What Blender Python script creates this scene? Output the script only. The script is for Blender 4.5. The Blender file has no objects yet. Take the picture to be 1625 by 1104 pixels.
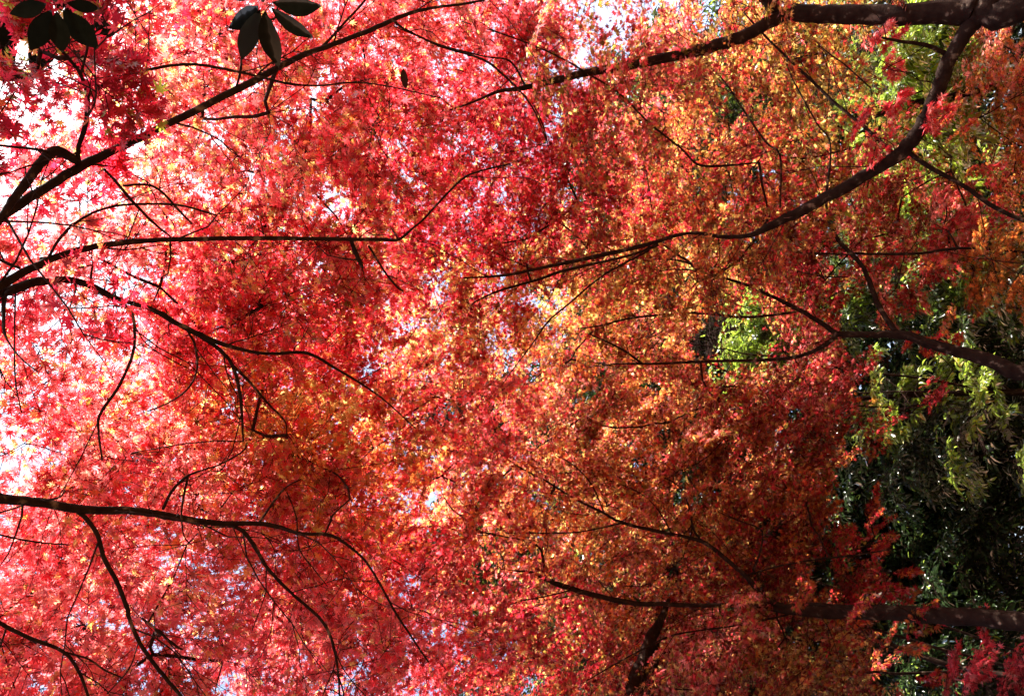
import bpy, math, random
import numpy as np
from mathutils import Vector

# ------------------------------------------------------------------ camera
R = math.radians
F = 1264.0                      # focal length in photo pixels (1625 wide)
PITCH = R(40)
CAM = np.array([0.0, 0.0, 1.6])
fwd = np.array([0, math.cos(PITCH), math.sin(PITCH)])
upv = np.array([0, -math.sin(PITCH), math.cos(PITCH)])
rgt = -upv                      # portrait shot: the world's up is the picture's left
top = np.array([1.0, 0, 0])

def P(px, py, d):
    v = fwd + rgt*((px-812.5)/F) + top*((552-py)/F)
    return CAM + v/np.linalg.norm(v)*d

scn = bpy.context.scene
cd = bpy.data.cameras.new('camera'); cam = bpy.data.objects.new('camera', cd)
scn.collection.objects.link(cam)
from mathutils import Matrix
M = Matrix(((rgt[0], top[0], -fwd[0], CAM[0]), (rgt[1], top[1], -fwd[1], CAM[1]),
            (rgt[2], top[2], -fwd[2], CAM[2]), (0, 0, 0, 1)))
cam.matrix_world = M
cd.lens = 28; cd.sensor_width = 36; cd.clip_end = 2000; cd.clip_start = 0.02
scn.camera = cam

# ------------------------------------------------------------------ sky, sun, exposure
SUN_EL, SUN_AZ = R(62), R(98)
w = bpy.data.worlds.new('World'); scn.world = w; w.use_nodes = True
nt = w.node_tree
sky = nt.nodes.new('ShaderNodeTexSky'); sky.sky_type = 'NISHITA'; sky.sun_disc = False
sky.sun_elevation = SUN_EL; sky.sun_rotation = SUN_AZ
sky.air_density = 1.0; sky.dust_density = 5.0; sky.ozone_density = 1.0
bg = nt.nodes['Background']; bg.inputs[1].default_value = 0.09
nt.links.new(sky.outputs[0], bg.inputs[0])
sd = bpy.data.lights.new('sun', 'SUN'); sd.energy = 5.0; sd.angle = R(0.5); sd.color = (1, .93, .82)
so = bpy.data.objects.new('sun', sd); scn.collection.objects.link(so)
S = Vector((math.sin(SUN_AZ)*math.cos(SUN_EL), math.cos(SUN_AZ)*math.cos(SUN_EL), math.sin(SUN_EL)))
so.rotation_euler = S.to_track_quat('Z', 'Y').to_euler(); so.location = S*60
scn.view_settings.view_transform = 'Standard'; scn.view_settings.look = 'None'
scn.view_settings.exposure = 2.5; scn.view_settings.gamma = 1
scn.cycles.max_bounces = 8; scn.cycles.diffuse_bounces = 5; scn.cycles.glossy_bounces = 2
scn.cycles.transmission_bounces = 6; scn.cycles.caustics_reflective = False

rng = np.random.default_rng(7); random.seed(7)
COL = scn.collection

# ------------------------------------------------------------------ materials
def mat_new(name):
    m = bpy.data.materials.new(name); m.use_nodes = True
    m.node_tree.nodes.clear(); return m, m.node_tree

def leaf_mat(name, trans=0.6, rough=0.45, gloss=0.05, boost=1.0):
    m, t = mat_new(name); N = t.nodes; L = t.links
    at = N.new('ShaderNodeAttribute'); at.attribute_name = 'leafcol'
    tc = N.new('ShaderNodeTexCoord')
    nz = N.new('ShaderNodeTexNoise'); nz.inputs['Scale'].default_value = 55; nz.inputs['Detail'].default_value = 2
    L.new(tc.outputs['Object'], nz.inputs['Vector'])
    mr = N.new('ShaderNodeMapRange'); mr.inputs['From Min'].default_value = .3; mr.inputs['From Max'].default_value = .7
    mr.inputs['To Min'].default_value = .8; mr.inputs['To Max'].default_value = 1.15
    L.new(nz.outputs['Fac'], mr.inputs['Value'])
    vm = N.new('ShaderNodeVectorMath'); vm.operation = 'SCALE'
    L.new(at.outputs['Color'], vm.inputs[0]); L.new(mr.outputs[0], vm.inputs['Scale'])
    df = N.new('ShaderNodeBsdfDiffuse'); tr = N.new('ShaderNodeBsdfTranslucent')
    hs = N.new('ShaderNodeHueSaturation'); hs.inputs['Value'].default_value = .75; hs.inputs['Saturation'].default_value = .95
    L.new(vm.outputs[0], hs.inputs['Color']); L.new(hs.outputs[0], df.inputs['Color'])
    L.new(vm.outputs[0], tr.inputs['Color'])
    mx = N.new('ShaderNodeMixShader'); mx.inputs[0].default_value = trans
    L.new(df.outputs[0], mx.inputs[1]); L.new(tr.outputs[0], mx.inputs[2])
    gl = N.new('ShaderNodeBsdfGlossy'); gl.inputs['Roughness'].default_value = rough
    gl.inputs['Color'].default_value = (1, 1, 1, 1)
    fr = N.new('ShaderNodeFresnel'); fr.inputs['IOR'].default_value = 1.4
    mf = N.new('ShaderNodeMath'); mf.operation = 'MULTIPLY'; mf.inputs[1].default_value = gloss
    L.new(fr.outputs[0], mf.inputs[0])
    m2 = N.new('ShaderNodeMixShader'); L.new(mf.outputs[0], m2.inputs[0])
    L.new(mx.outputs[0], m2.inputs[1]); L.new(gl.outputs[0], m2.inputs[2])
    o = N.new('ShaderNodeOutputMaterial'); L.new(m2.outputs[0], o.inputs[0])
    return m

def bark_mat(name, c1, c2, c3, scale=14):
    m, t = mat_new(name); N = t.nodes; L = t.links
    tc = N.new('ShaderNodeTexCoord')
    nz = N.new('ShaderNodeTexNoise'); nz.inputs['Scale'].default_value = scale; nz.inputs['Detail'].default_value = 8
    L.new(tc.outputs['Object'], nz.inputs['Vector'])
    rp = N.new('ShaderNodeValToRGB')
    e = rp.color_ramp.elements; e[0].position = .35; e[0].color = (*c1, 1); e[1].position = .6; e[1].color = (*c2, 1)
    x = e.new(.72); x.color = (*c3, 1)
    L.new(nz.outputs['Fac'], rp.inputs[0])
    n2 = N.new('ShaderNodeTexNoise'); n2.inputs['Scale'].default_value = scale*5; n2.inputs['Detail'].default_value = 6
    L.new(tc.outputs['Object'], n2.inputs['Vector'])
    bp = N.new('ShaderNodeBump'); bp.inputs['Strength'].default_value = .6; bp.inputs['Distance'].default_value = .01
    L.new(n2.outputs['Fac'], bp.inputs['Height'])
    pb = N.new('ShaderNodeBsdfPrincipled'); pb.inputs['Roughness'].default_value = .85
    pb.inputs['Specular IOR Level'].default_value = .03
    L.new(rp.outputs[0], pb.inputs['Base Color']); L.new(bp.outputs[0], pb.inputs['Normal'])
    o = N.new('ShaderNodeOutputMaterial'); L.new(pb.outputs[0], o.inputs[0])
    return m

MAPLE_LEAF = leaf_mat('maple_leaf', .75, .45, .08)
EVER_LEAF = leaf_mat('evergreen_leaf', .3, .2, .4)
BIG_LEAF = leaf_mat('leathery_leaf', .05, .5, .04)
BARK = bark_mat('maple_bark', (.012, .006, .005), (.022, .013, .010), (.15, .11, .085))  # pale last tone imitates sunlit patches on the forked trunk
TWIG = bark_mat('twig_bark', (.015, .008, .006), (.03, .015, .013), (.07, .04, .035), 30)
EBARK = bark_mat('evergreen_bark', (.03, .025, .02), (.09, .075, .06), (.2, .19, .17), 10)

# ------------------------------------------------------------------ mesh helpers
def make_mesh_obj(name, verts, faces_flat, nper, mat, parent=None, col=None, smooth=False):
    """verts (n,3) local, faces_flat int array, nper verts per face"""
    me = bpy.data.meshes.new(name)
    n = len(verts); nf = len(faces_flat)//nper
    me.vertices.add(n); me.vertices.foreach_set('co', np.ascontiguousarray(verts, dtype=np.float32).ravel())
    me.loops.add(len(faces_flat)); me.loops.foreach_set('vertex_index', np.asarray(faces_flat, dtype=np.int32))
    me.polygons.add(nf); me.polygons.foreach_set('loop_start', np.arange(0, nf*nper, nper, dtype=np.int32))
    if smooth: me.polygons.foreach_set('use_smooth', np.ones(nf, dtype=bool))
    if col is not None:
        a = me.attributes.new('leafcol', 'FLOAT_COLOR', 'POINT')
        c = np.ones((n, 4), dtype=np.float32); c[:, :3] = col
        a.data.foreach_set('color', c.ravel())
    me.update(calc_edges=True)
    me.materials.append(mat)
    o = bpy.data.objects.new(name, me); COL.objects.link(o)
    if parent is not None: o.parent = parent
    return o

class Tubes:
    def __init__(s): s.v = []; s.f = []; s.n = 0
    def add(s, pts, rad, sides=8, rough=0.0):
        pts = np.asarray(pts, float); rad = np.asarray(rad, float); k = len(pts)
        tg = np.gradient(pts, axis=0); tg /= np.linalg.norm(tg, axis=1)[:, None]+1e-9
        ref = np.array([0.3, 0.2, 1.0]) if abs(tg[0][2]) < .8 else np.array([1.0, .2, .1])
        ang = np.arange(sides)/sides*2*math.pi
        vs = np.zeros((k*sides+2, 3)); 
        for i in range(k):
            a = np.cross(tg[i], ref); a /= np.linalg.norm(a)+1e-9; b = np.cross(tg[i], a)
            ref = -np.cross(tg[i], a) if False else ref
            r = rad[i]*(1+rough*rng.uniform(-1, 1, sides))
            vs[i*sides:(i+1)*sides] = pts[i]+(np.cos(ang)*r)[:, None]*a+(np.sin(ang)*r)[:, None]*b
        vs[-2] = pts[0]-tg[0]*rad[0]*.3; vs[-1] = pts[-1]+tg[-1]*rad[-1]*.6
        i, j = np.meshgrid(np.arange(k-1), np.arange(sides), indexing='ij')
        i = i.ravel(); j = j.ravel(); j2 = (j+1) % sides
        a0 = i*sides+j; a1 = i*sides+j2; b0 = a0+sides; b1 = a1+sides
        f = np.stack([a0, a1, b1, a0, b1, b0], 1).reshape(-1, 3)
        c = np.arange(sides); c2 = (c+1) % sides
        cap0 = np.stack([np.full(sides, k*sides), c2, c], 1)
        cap1 = np.stack([np.full(sides, k*sides+1), (k-1)*sides+c, (k-1)*sides+c2], 1)
        f = np.concatenate([f, cap0, cap1])+s.n
        s.v.append(vs); s.f.append(f); s.n += len(vs)
    def build(s, name, mat, parent, base):
        if not s.v: return None
        return make_mesh_obj(name, np.concatenate(s.v)-base, np.concatenate(s.f).ravel(), 3, mat, parent, smooth=True)

def catmull(p, n=5):
    p = np.asarray(p, float)
    if len(p) < 3:
        t = np.linspace(0, 1, n+1)[:, None]; return p[0]*(1-t)+p[1]*t
    q = np.vstack([2*p[0]-p[1], p, 2*p[-1]-p[-2]]); out = []
    for i in range(1, len(q)-2):
        for t in np.arange(n)/n:
            a, b, c, d = q[i-1], q[i], q[i+1], q[i+2]
            out.append(.5*((2*b)+(-a+c)*t+(2*a-5*b+4*c-d)*t*t+(-a+3*b-3*c+d)*t**3))
    out.append(p[-1]); return np.array(out)

# ------------------------------------------------------------------ leaves
def maple_template(detail):
    ang = [0, 38, 76, 122]; ln = [1.0, .93, .74, .42]
    tips = [(-122, .42), (-76, .74), (-38, .93), (0, 1.0), (38, .93), (76, .74), (122, .42)]
    ring = []
    for i, (a, l) in enumerate(tips):
        if detail:
            for da, fr in ((-9, .62), (0, 1), (9, .62)):
                ring.append((a+da*(1.0 if l > .5 else 1.5), l*fr))
        else: ring.append((a, l))
        if i < 6: ring.append(((a+tips[i+1][0])/2, .32 if not detail else .30))
    ring.append((180, .10))
    v = [(0, 0, 0)]
    for a, r in ring: v.append((r*math.cos(R(a)), r*math.sin(R(a)), -.22*r*r))
    n = len(ring); f = [(0, 1+i, 1+(i+1) % n) for i in range(n)]
    return np.array(v), np.array(f)

def oval_template(asp=.36):
    xs = [0, .25, .55, .82, 1.0]; ws = [0, .8, 1, .6, 0]
    v = [(0, 0, 0), (.25, 0, -.01), (.55, 0, -.04), (.82, 0, -.1), (1, 0, -.17)]
    for s_ in (1, -1):
        for x, ww, z in ((.25, .8, -.01), (.55, 1, -.04), (.82, .6, -.1)): v.append((x, s_*ww*asp*.5, z+.06*ww))
    f = []
    for o_, fl in ((5, 0), (8, 1)):
        q = [(0, 1, o_), (1, 2, o_+1), (1, o_+1, o_), (2, 3, o_+2), (2, o_+2, o_+1), (3, 4, o_+2)]
        f += [(a, c, b) if fl else (a, b, c) for a, b, c in q]
    return np.array(v, float), np.array(f)

T_MAPLE_HI = maple_template(True); T_MAPLE = maple_template(False); T_OVAL = oval_template()

def norm(a): return a/(np.linalg.norm(a, axis=-1, keepdims=True)+1e-9)

def build_leaves(name, pos, dirv, nrm, size, col, tpl, mat, parent, base):
    tv, tf = tpl; n = len(pos)
    x = norm(dirv); z = norm(nrm-(nrm*x).sum(1)[:, None]*x); y = np.cross(z, x)
    curl = rng.uniform(.2, 2.2, n); wid = rng.uniform(.8, 1.1, n)
    V = (pos[:, None, :] + size[:, None, None]*(tv[None, :, 0:1]*x[:, None, :] + tv[None, :, 1:2]*wid[:, None, None]*y[:, None, :]
         + tv[None, :, 2:3]*curl[:, None, None]*z[:, None, :]))
    nv = len(tv)
    Fc = (tf[None]+(np.arange(n)*nv)[:, None, None]).ravel()
    C = np.repeat(col, nv, axis=0)
    return make_mesh_obj(name, V.reshape(-1, 3)-base, Fc, 3, mat, parent, col=C)

# sprays: twig skeleton + leaf nodes, unit main length 1 along +X, roughly flat
def make_spray(seed, ever=False):
    r = np.random.default_rng(seed); tw = []; L = []
    n = 9; pts = [np.zeros(3)]; h = 0
    for i in range(n):
        h += r.uniform(-.18, .18); pts.append(pts[-1]+np.array([math.cos(h)/n, math.sin(h)/n, -.006*i+r.uniform(-.01, .01)]))
    pts = np.array(pts); tw.append(pts[[0, 3, 6, 9]])
    def leafpair(p, a, s=1):
        for sg in (-1, 1):
            b = a+sg*r.uniform(.5, 1.3); d = np.array([math.cos(b), math.sin(b), r.uniform(-.5, .1)])
            L.append((p+d*r.uniform(.05, .10), d))
    for i in range(1, n+1):
        a = h if i == n else math.atan2(*(pts[i]-pts[i-1])[[1, 0]])
        leafpair(pts[i], a)
        if i < n-1:
            for sg in (-1, 1):
                if r.random() < .15: continue
                b = a+sg*r.uniform(.6, 1.05); ll = (.5*(1-i/n)+.12)*r.uniform(.7, 1.2); k = max(1, int(ll/.12))
                e = pts[i]+ll*np.array([math.cos(b), math.sin(b), r.uniform(-.2, .08)]); tw.append(np.array([pts[i], e]))
                for j in range(1, k+1): leafpair(pts[i]+(e-pts[i])*j/k, b)
                L.append((e+.05*(e-pts[i]), e-pts[i]))
    L.append((pts[-1], pts[-1]-pts[-2]))
    return tw, np.array([l[0] for l in L]), np.array([l[1] for l in L])
SPRAYS = [make_spray(100+i) for i in range(14)]

# leaf colours (the leaf's own pigment; the darkest red paints shade in)
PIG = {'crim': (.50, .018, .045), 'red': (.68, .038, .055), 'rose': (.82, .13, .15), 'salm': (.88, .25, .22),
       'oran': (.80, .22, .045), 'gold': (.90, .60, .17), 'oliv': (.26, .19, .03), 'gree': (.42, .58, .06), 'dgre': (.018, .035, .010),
       'mgre': (.06, .12, .02), 'shade_red': (.20, .018, .014)}
PK = list(PIG)
# anchors over the wood: where in the canopy which leaf colours prevail (photo px, py -> mix)
ANCH = [
 (40,120,'crim 6 red 1 gree .4'),(120,260,'red 3 salm 2 rose 2'),(60,560,'rose 4 red 3 salm 1.5'),(60,700,'red 3 rose 3 gold .6 salm 1'),(60,900,'red 2 rose 4 salm 3 gold .3'),(60,1050,'rose 3 red 3 salm 3'),
 (250,60,'red 3 rose 3 crim 1 salm 1'),(250,330,'red 2 salm 3 gold 1 rose 1'),(350,240,'salm 3 gold 1.2 red 2'),(180,500,'rose 3 red 3 salm 1'),(250,420,'crim 1 red 2 salm 2 gold .6'),
 (250,700,'salm 2 oran 1 rose 2 oliv .3 red 1'),(250,950,'rose 4 salm 4 red 1.5 gold .4'),(300,500,'red 4 rose 1 crim .5'),
 (450,80,'red 3 rose 4 crim .5'),(500,200,'red 3 oran .6 rose 1.5 gold .3'),(450,350,'red 3 salm 1 gold .5 oliv .3'),(450,440,'red 3 rose 1 gold .8'),(450,560,'red 5 oran 1'),(530,600,'red 5 crim 1'),(470,680,'red 2 gold 1.6 oran 2'),(520,740,'red 2 gold 1.3 oran 2'),
 (400,850,'rose 4 salm 3 red 1.5'),(420,1000,'rose 4 red 2 salm 2 gold .4'),(600,860,'red 4 oran 1 crim .5'),(560,780,'red 3 oran 2 oliv .3'),(640,960,'red 2 rose 5 salm 1.5'),(620,1060,'red 3 rose 4 salm .5'),
 (640,120,'salm 2 rose 3 red 2'),(650,60,'rose 3 salm 2 red 2'),(750,60,'red 2 rose 4'),(650,200,'red 4 crim 1 oliv .4'),(800,200,'crim 2 red 3 rose 1'),(700,330,'crim 3 red 2 oliv .3 rose .5'),(820,330,'crim 2 red 3'),(950,60,'rose 4 red 2'),(980,150,'rose 3 red 2 oliv .3'),
 (1000,330,'red 3 crim 3 oliv .6'),(930,270,'crim 2 red 3 rose 1'),(700,420,'red 3 crim 1'),(720,530,'gold 4 red 3 salm 1'),(620,480,'red 3 salm 1 gold .6'),(900,470,'gold 3 oliv 2 red 1 oran 1'),(860,400,'red 3 salm 1'),(800,560,'oliv 1 red 2 oran 2 crim 1'),
 (960,540,'oliv 1 crim 1.5 oran 2 red 1'),(1050,450,'oliv 2 gold .8 oran 1.5 red 2'),(1050,560,'oran 2.5 salm 2 red 1.5'),(760,640,'rose 2 red 2 salm 1'),(850,680,'salm 3 gold 1 oran 1.5 red 1.5'),(800,760,'oran 2 gold 1 salm 2 red 1.5'),(950,640,'oran 1.6 oliv 1 red 2 salm 1'),
 (950,740,'oran 2 gold 1 salm 2 red 2'),(1050,640,'oran 3 salm 2 red 1'),(1050,820,'oran 2 gold 1.2 salm 1 red 1.5'),(900,820,'gold 1 oran 2.5 red 1.5'),(760,880,'salm 2 oran 2 red 1'),(780,1000,'red 4 crim 1 rose 1'),(880,1000,'red 2 oliv 1 crim 2 gold .3'),
 (1000,860,'red 2 crim 2 salm 1'),(950,900,'oran 3 salm 2'),(1100,200,'oran 1.5 oliv 2 gold .6 red 2'),(1150,100,'oran 1.2 oliv 2 gold .5 red 2'),(1060,120,'rose 2 red 3 oran .5'),(1100,280,'gold 1 oliv 1 red 2 oran 2'),(1180,290,'red 4 crim 2'),
 (1250,60,'oliv 3 oran 1.5 gold .5 red 1'),(1300,150,'oliv 3 gold .8 oran 1 red 1'),(1250,220,'oliv 2.5 gold .6 red 2 oran 1'),(1120,430,'gold 1.2 oran 1.5 oliv 2 red 1'),(1250,400,'crim 2 red 2 oliv 1'),(1200,400,'red 2 oran 2 crim 2'),(1300,440,'red 2 crim 1 rose 1'),
 (1100,660,'oran 2 salm 2 red 1.5'),(1200,620,'red 3 oran 1.5 salm 2'),(1300,600,'red 3 rose 2 salm 1'),(1180,700,'red 2.5 salm 1.5 oran 1.5 crim 1'),(1250,740,'red 2 oran 2 salm 1 oliv .6'),(1180,830,'oran 2 crim 2 gold 1 red 1'),(1300,800,'oran 2 red 2'),(1120,940,'oran 1 crim 2 red 1.5'),
 (1250,900,'crim 1.5 red 2.5 oran 1.5 salm .6'),(1130,1020,'red 2 rose 1 salm 1.5'),(1230,1060,'oran 2 gold 2 crim 1.5'),(1400,320,'red 2 salm 2 gree .5'),(1550,120,'salm 3 oran 3 red 1'),(1550,220,'salm 2 oran 2 gold .8 red 1'),(1500,400,'red 3 salm 2'),(1420,430,'red 3 salm 1'),
 (1560,420,'oran 2 oliv 1'),(1400,900,'crim 2 oliv 1 red 1'),(1590,1080,'rose 3 red 3 crim 1'),(1010,-100,'rose 3 red 3')]
AXY = np.array([(a[0], a[1]) for a in ANCH], float); AW = np.zeros((len(ANCH), len(PK)))
for i, a in enumerate(ANCH):
    t = a[2].split()
    for k in range(0, len(t), 2): AW[i, PK.index(t[k])] = float(t[k+1])
for i in range(len(ANCH)):
    x_ = AXY[i, 0]; tot = AW[i].sum()
    AW[i, PK.index('gold')] += tot*(.06 if x_ < 700 else .04)
    AW[i, PK.index('gold')] += tot*.14*np.interp(x_, [750, 850, 1250, 1350], [0, 1, 1, 0])
    AW[i, PK.index('oliv')] += tot*.22*np.interp(x_, [800, 950, 1400, 1600], [0, 1, 1, .4])
    AW[i, PK.index('shade_red')] += tot*np.interp(x_, [300, 700, 1000, 1200, 1400, 1450, 1650], [0, .18, .5, .7, .7, .15, .1])*(1 if AXY[i, 1] > 300 else .6)  # more of the painted-shade red from the centre towards the right
AW /= AW.sum(1, keepdims=True)
PV = np.array([PIG[k] for k in PK])

def project(p):
    q = p-CAM; dz = q@fwd
    return 812.5+F*(q@rgt)/dz, 552-F*(q@top)/dz, dz

def pad_mix(p, r):
    px, py, _ = project(p)
    d = np.hypot(AXY[:, 0]-px+r.uniform(-25, 25), AXY[:, 1]-py+r.uniform(-25, 25))
    ww = 1/(d+12)**4; m = (AW*ww[:, None]).sum(0)/ww.sum()
    # one pad leans to one or two of the colours
    m = m**1.15*r.uniform(.25, 1.75, len(m)); return m/m.sum()

HOLES = [(84,180,40,38),(60,168,22,18),(122,497,72,26),(178,513,34,20),(518,320,42,38),(560,300,18,26),(28,290,38,24),(18,705,18,40),(215,430,16,36),(290,300,0,0),
         (862,242,16,12),(400,815,22,14),(100,880,24,14),(175,345,26,14),(300,128,14,10),(460,115,16,9),(690,300,20,16),(1350,178,18,22),(520,490,12,12),(20,545,18,30),(240,590,18,22),(315,575,24,18),
         (780,885,34,22),(1176,540,78,54),(8,560,26,40),(150,575,22,16),(70,520,40,16),(550,15,22,16),(95,985,8,8),(700,145,16,12)]
GREENS = [(1405,130,75,90),(1375,200,65,70),(1178,540,75,60),(1410,560,80,75),(1450,640,120,85),(1400,740,125,120),(1400,880,120,110),(1560,600,140,70),(1480,500,90,80),(1055,500,40,30),(1060,700,40,40)]
def thin_here(p):      # sparser foliage where the green trees show through
    px, py, _ = project(p)
    for x, y, a, b in GREENS:
        v = ((px-x)/a)**2+((py-y)/b)**2
        if v < 1 and rng.random() < 1.25*(1-v)+.15: return True
    return False
ALLP = []
def in_hole(q, m): return any(a and ((q[0]-x)/(a+m))**2+((q[1]-y)/(b+m))**2 < 1 for x, y, a, b in HOLES)
def hole_mask(pos, shrink=1.0):
    px, py, dz = project(pos); k = np.ones(len(pos), bool)
    for x, y, a, b in HOLES:
        if a: k &= ((px-x)/(a*shrink))**2+((py-y)/(b*shrink))**2 > 1
    return k

SV = np.array([math.sin(SUN_AZ)*math.cos(SUN_EL), math.cos(SUN_AZ)*math.cos(SUN_EL), math.sin(SUN_EL)])
FLECKS = [(P(x, y, d), r) for x, y, d, r in [(1528,62,8,.11),(1503,105,8,.12),(1482,155,8,.1),(1458,205,8,.12),(1385,270,8,.11),(1352,292,8,.07),(1205,366,7.9,.08),
          (1192,371,7.9,.08),(1198,45,8,.09),(1150,68,8,.09),(1118,78,8,.06),(1285,560,9.7,.06),(1380,531,9.5,.05),(1060,957,9.3,.05),(1590,20,8,.08),(1178,540,15.2,1.25),(1405,130,13.6,1.2),(1390,210,13.6,.7),(1450,420,14.5,.5),(1590,700,12.6,.4)]]
def fleck_mask(pos):
    k = np.ones(len(pos), bool)
    for p, r in FLECKS:
        v = pos-p; t = v@SV; k &= ~((t > .05) & (np.linalg.norm(v-t[:, None]*SV, axis=1) < r))
    return k
# ------------------------------------------------------------------ a tree
def limb_pts(spec, parent_nodes, d_end):
    pts2 = np.array([(s_[0], s_[1]) for s_ in spec], float); wd = np.array([s_[2] for s_ in spec], float)
    if parent_nodes is None: d0 = None
    return pts2, wd

DENS = .34; E_DENS = .30
class Tree:
    def __init__(s, name, label, cat, group=None, bark=None, sides=9):
        s.name, s.label, s.cat, s.group = name, label, cat, group
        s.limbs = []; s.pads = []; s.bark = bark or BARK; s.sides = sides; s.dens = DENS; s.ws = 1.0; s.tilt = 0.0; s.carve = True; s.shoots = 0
    # spec: list of (px, py, width px); ds: a distance, or (start, end)
    def limb(s, spec, ds=None, part='branch', pre=None, root=None):
        spec = [tuple(q) for q in spec]; n = len(spec)
        wd = np.array([q[2] if len(q) > 2 else np.nan for q in spec], float)
        ok = ~np.isnan(wd); wd = np.interp(np.arange(n), np.arange(n)[ok], wd[ok])
        if root is not False and s.limbs and (ds is None or np.isscalar(ds)):
            # start on the nearest limb already there
            best = None
            for L in s.limbs:
                px, py, dz = project(L[0]); dd = np.hypot(px-spec[0][0], py-spec[0][1]); i = dd.argmin()
                if best is None or dd[i] < best[0]: best = (dd[i], np.linalg.norm(L[0][i]-CAM))
            d0 = best[1]; d1 = d0 if ds is None else ds
        elif np.isscalar(ds): d0 = d1 = ds
        else: d0, d1 = ds
        seg = np.r_[0, np.cumsum(np.hypot(np.diff([q[0] for q in spec]), np.diff([q[1] for q in spec])))]; seg = seg/seg[-1]
        dist = d0+(d1-d0)*seg
        p = np.array([P(q[0], q[1], dd) for q, dd in zip(spec, dist)]); r = wd/2*dist/F*s.ws
        if pre is not None:
            p = np.vstack([[q[:3] for q in pre], p]); r = np.r_[[q[3] for q in pre], r]
        c = catmull(p, 5); rr = np.interp(np.linspace(0, 1, len(c)), np.linspace(0, 1, len(r)), r)
        kink = rng.normal(0, 1, c.shape)*rr[:, None]*.07; kink[0] = 0
        s.limbs.append((c+kink, rr, part)); return s
    def pad(s, px, py, d, rad=.52, n=7, leaf=.046, mix=None, flat=.22, ever=False, pos=None):
        s.pads.append(dict(p=P(px, py, d) if pos is None else np.array(pos), rad=rad, n=n, leaf=leaf, mix=mix, flat=flat)); return s
    def field(s, cnt, x, y, rx, ry, d0, d1, **kw):
        for _ in range(max(1, int(cnt*(s.dens if 'mix' not in kw else 1)+.5))):
            best = None          # spread the pads evenly instead of heaping them
            for _t in range(14):
                a, b = rng.uniform(-1, 1, 2)
                if a*a+b*b > 1: continue
                q = np.array([x+a*rx, y+b*ry]); dd = rng.uniform(d0, d1)
                if s.carve and in_hole(q, 20): continue
                sc = 0
                if ALLP and s.carve:
                    A_ = np.array(ALLP); sc = -np.exp(-((A_-q)**2).sum(1)/(2*55.**2)).sum()
                if best is None or sc > best[0]: best = (sc, q, dd)
            if best is None: continue
            ALLP.append(tuple(best[1])); s.pad(best[1][0], best[1][1], best[2], **kw)
        return s
    def build(s, leafmat=None, tpl=None, leafname='crown', holes=True):
        base = s.limbs[0][0][0].copy() if s.limbs else s.pads[0]['p']*np.array([1, 1, 0])
        e = bpy.data.objects.new(s.name, None); COL.objects.link(e); e.location = base; e.empty_display_size = .3
        e['label'] = s.label; e['category'] = s.cat
        if s.group: e['group'] = s.group
        for c, rr, part in s.limbs:
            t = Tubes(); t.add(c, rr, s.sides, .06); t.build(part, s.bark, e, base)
        # connect pads to the limbs, nearest first
        nodes = np.vstack([l[0][2:] for l in s.limbs]) if s.limbs else np.array([base])
        tw = Tubes(); pend = list(s.pads)
        if pend:
            PP = np.array([q['p'] for q in pend]); done = np.zeros(len(PP), bool)
            D = np.array([np.linalg.norm(nodes-p, axis=1).min() for p in PP]); J = np.array([np.linalg.norm(nodes-p, axis=1).argmin() for p in PP])
            near = nodes[J].copy()
            lvl = np.zeros(len(PP)); par = np.full(len(PP), -1)
            order = []
            for _ in range(len(PP)):
                i = np.where(done, 1e9, D).argmin(); done[i] = True; order.append((i, near[i].copy(), par[i]))
                dd = np.linalg.norm(PP-PP[i], axis=1)*1.15; m = (~done) & (dd < D)
                D[m] = dd[m]; near[m] = PP[i]; par[m] = i
            load = np.ones(len(PP))
            for i, _, pr in reversed(order):
                if pr >= 0: load[pr] += load[i]
            for i, a, pr in order:
                b = PP[i]; L = np.linalg.norm(b-a); k = max(3, int(L/.22)+2)
                t = np.linspace(0, 1, k)[:, None]; side = norm(rng.normal(0, 1, 3))*L*.05
                c = a*(1-t)+b*t+side*np.sin(t*math.pi)+rng.normal(0, .012, (k, 3))*np.sin(t*math.pi)
                c[:, 2] -= (.02*L*np.sin(t*math.pi))[:, 0]
                r0 = .0035*math.sqrt(load[i])+.0015; r0 = min(r0, .013)
                tw.add(c, np.linspace(r0, r0*.75, k), 5)
        if s.shoots:         # side shoots forking off the boughs
            for c, rr, part in s.limbs:
                if rr.max() < .006: continue
                seg = np.linalg.norm(np.diff(c, axis=0), axis=1).cumsum(); Lt = seg[-1]
                for q_ in np.arange(rng.uniform(.1, .4), Lt, s.shoots):
                    i = min(int(np.searchsorted(seg, q_)), len(c)-2)
                    if rr[i] > .06 or np.linalg.norm(c[i]-CAM) < 3.6 or c[i][1] < .8: continue
                    tg = norm(c[i+1]-c[i]); sd = norm(np.cross(tg, rng.normal(0, 1, 3)))
                    def shoot(a, d, L, r0, depth):
                        k = 7; p = [a]; dd = d
                        for _ in range(k-1):
                            dd = norm(dd+rng.normal(0, .16, 3)+np.array([0, 0, .04])); p.append(p[-1]+dd*L/(k-1))
                        p = np.array(p); tw.add(p, np.linspace(r0, r0*.35, k), 4)
                        if depth:
                            for j in (2, 3, 4, 5):
                                if rng.random() < .7:
                                    s2 = norm(np.cross(dd, rng.normal(0, 1, 3))); shoot(p[j], norm(dd+s2*rng.uniform(.5, 1)), L*rng.uniform(.3, .55), r0*.6, depth-1)
                    shoot(c[i], norm(tg*.9+sd*rng.uniform(.5, 1.1)), rng.uniform(.35, 1.0), min(rr[i]*.5, .0055), 2)
        LP, LD, LN, LS, LC = [], [], [], [], []
        ctr = base
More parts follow.
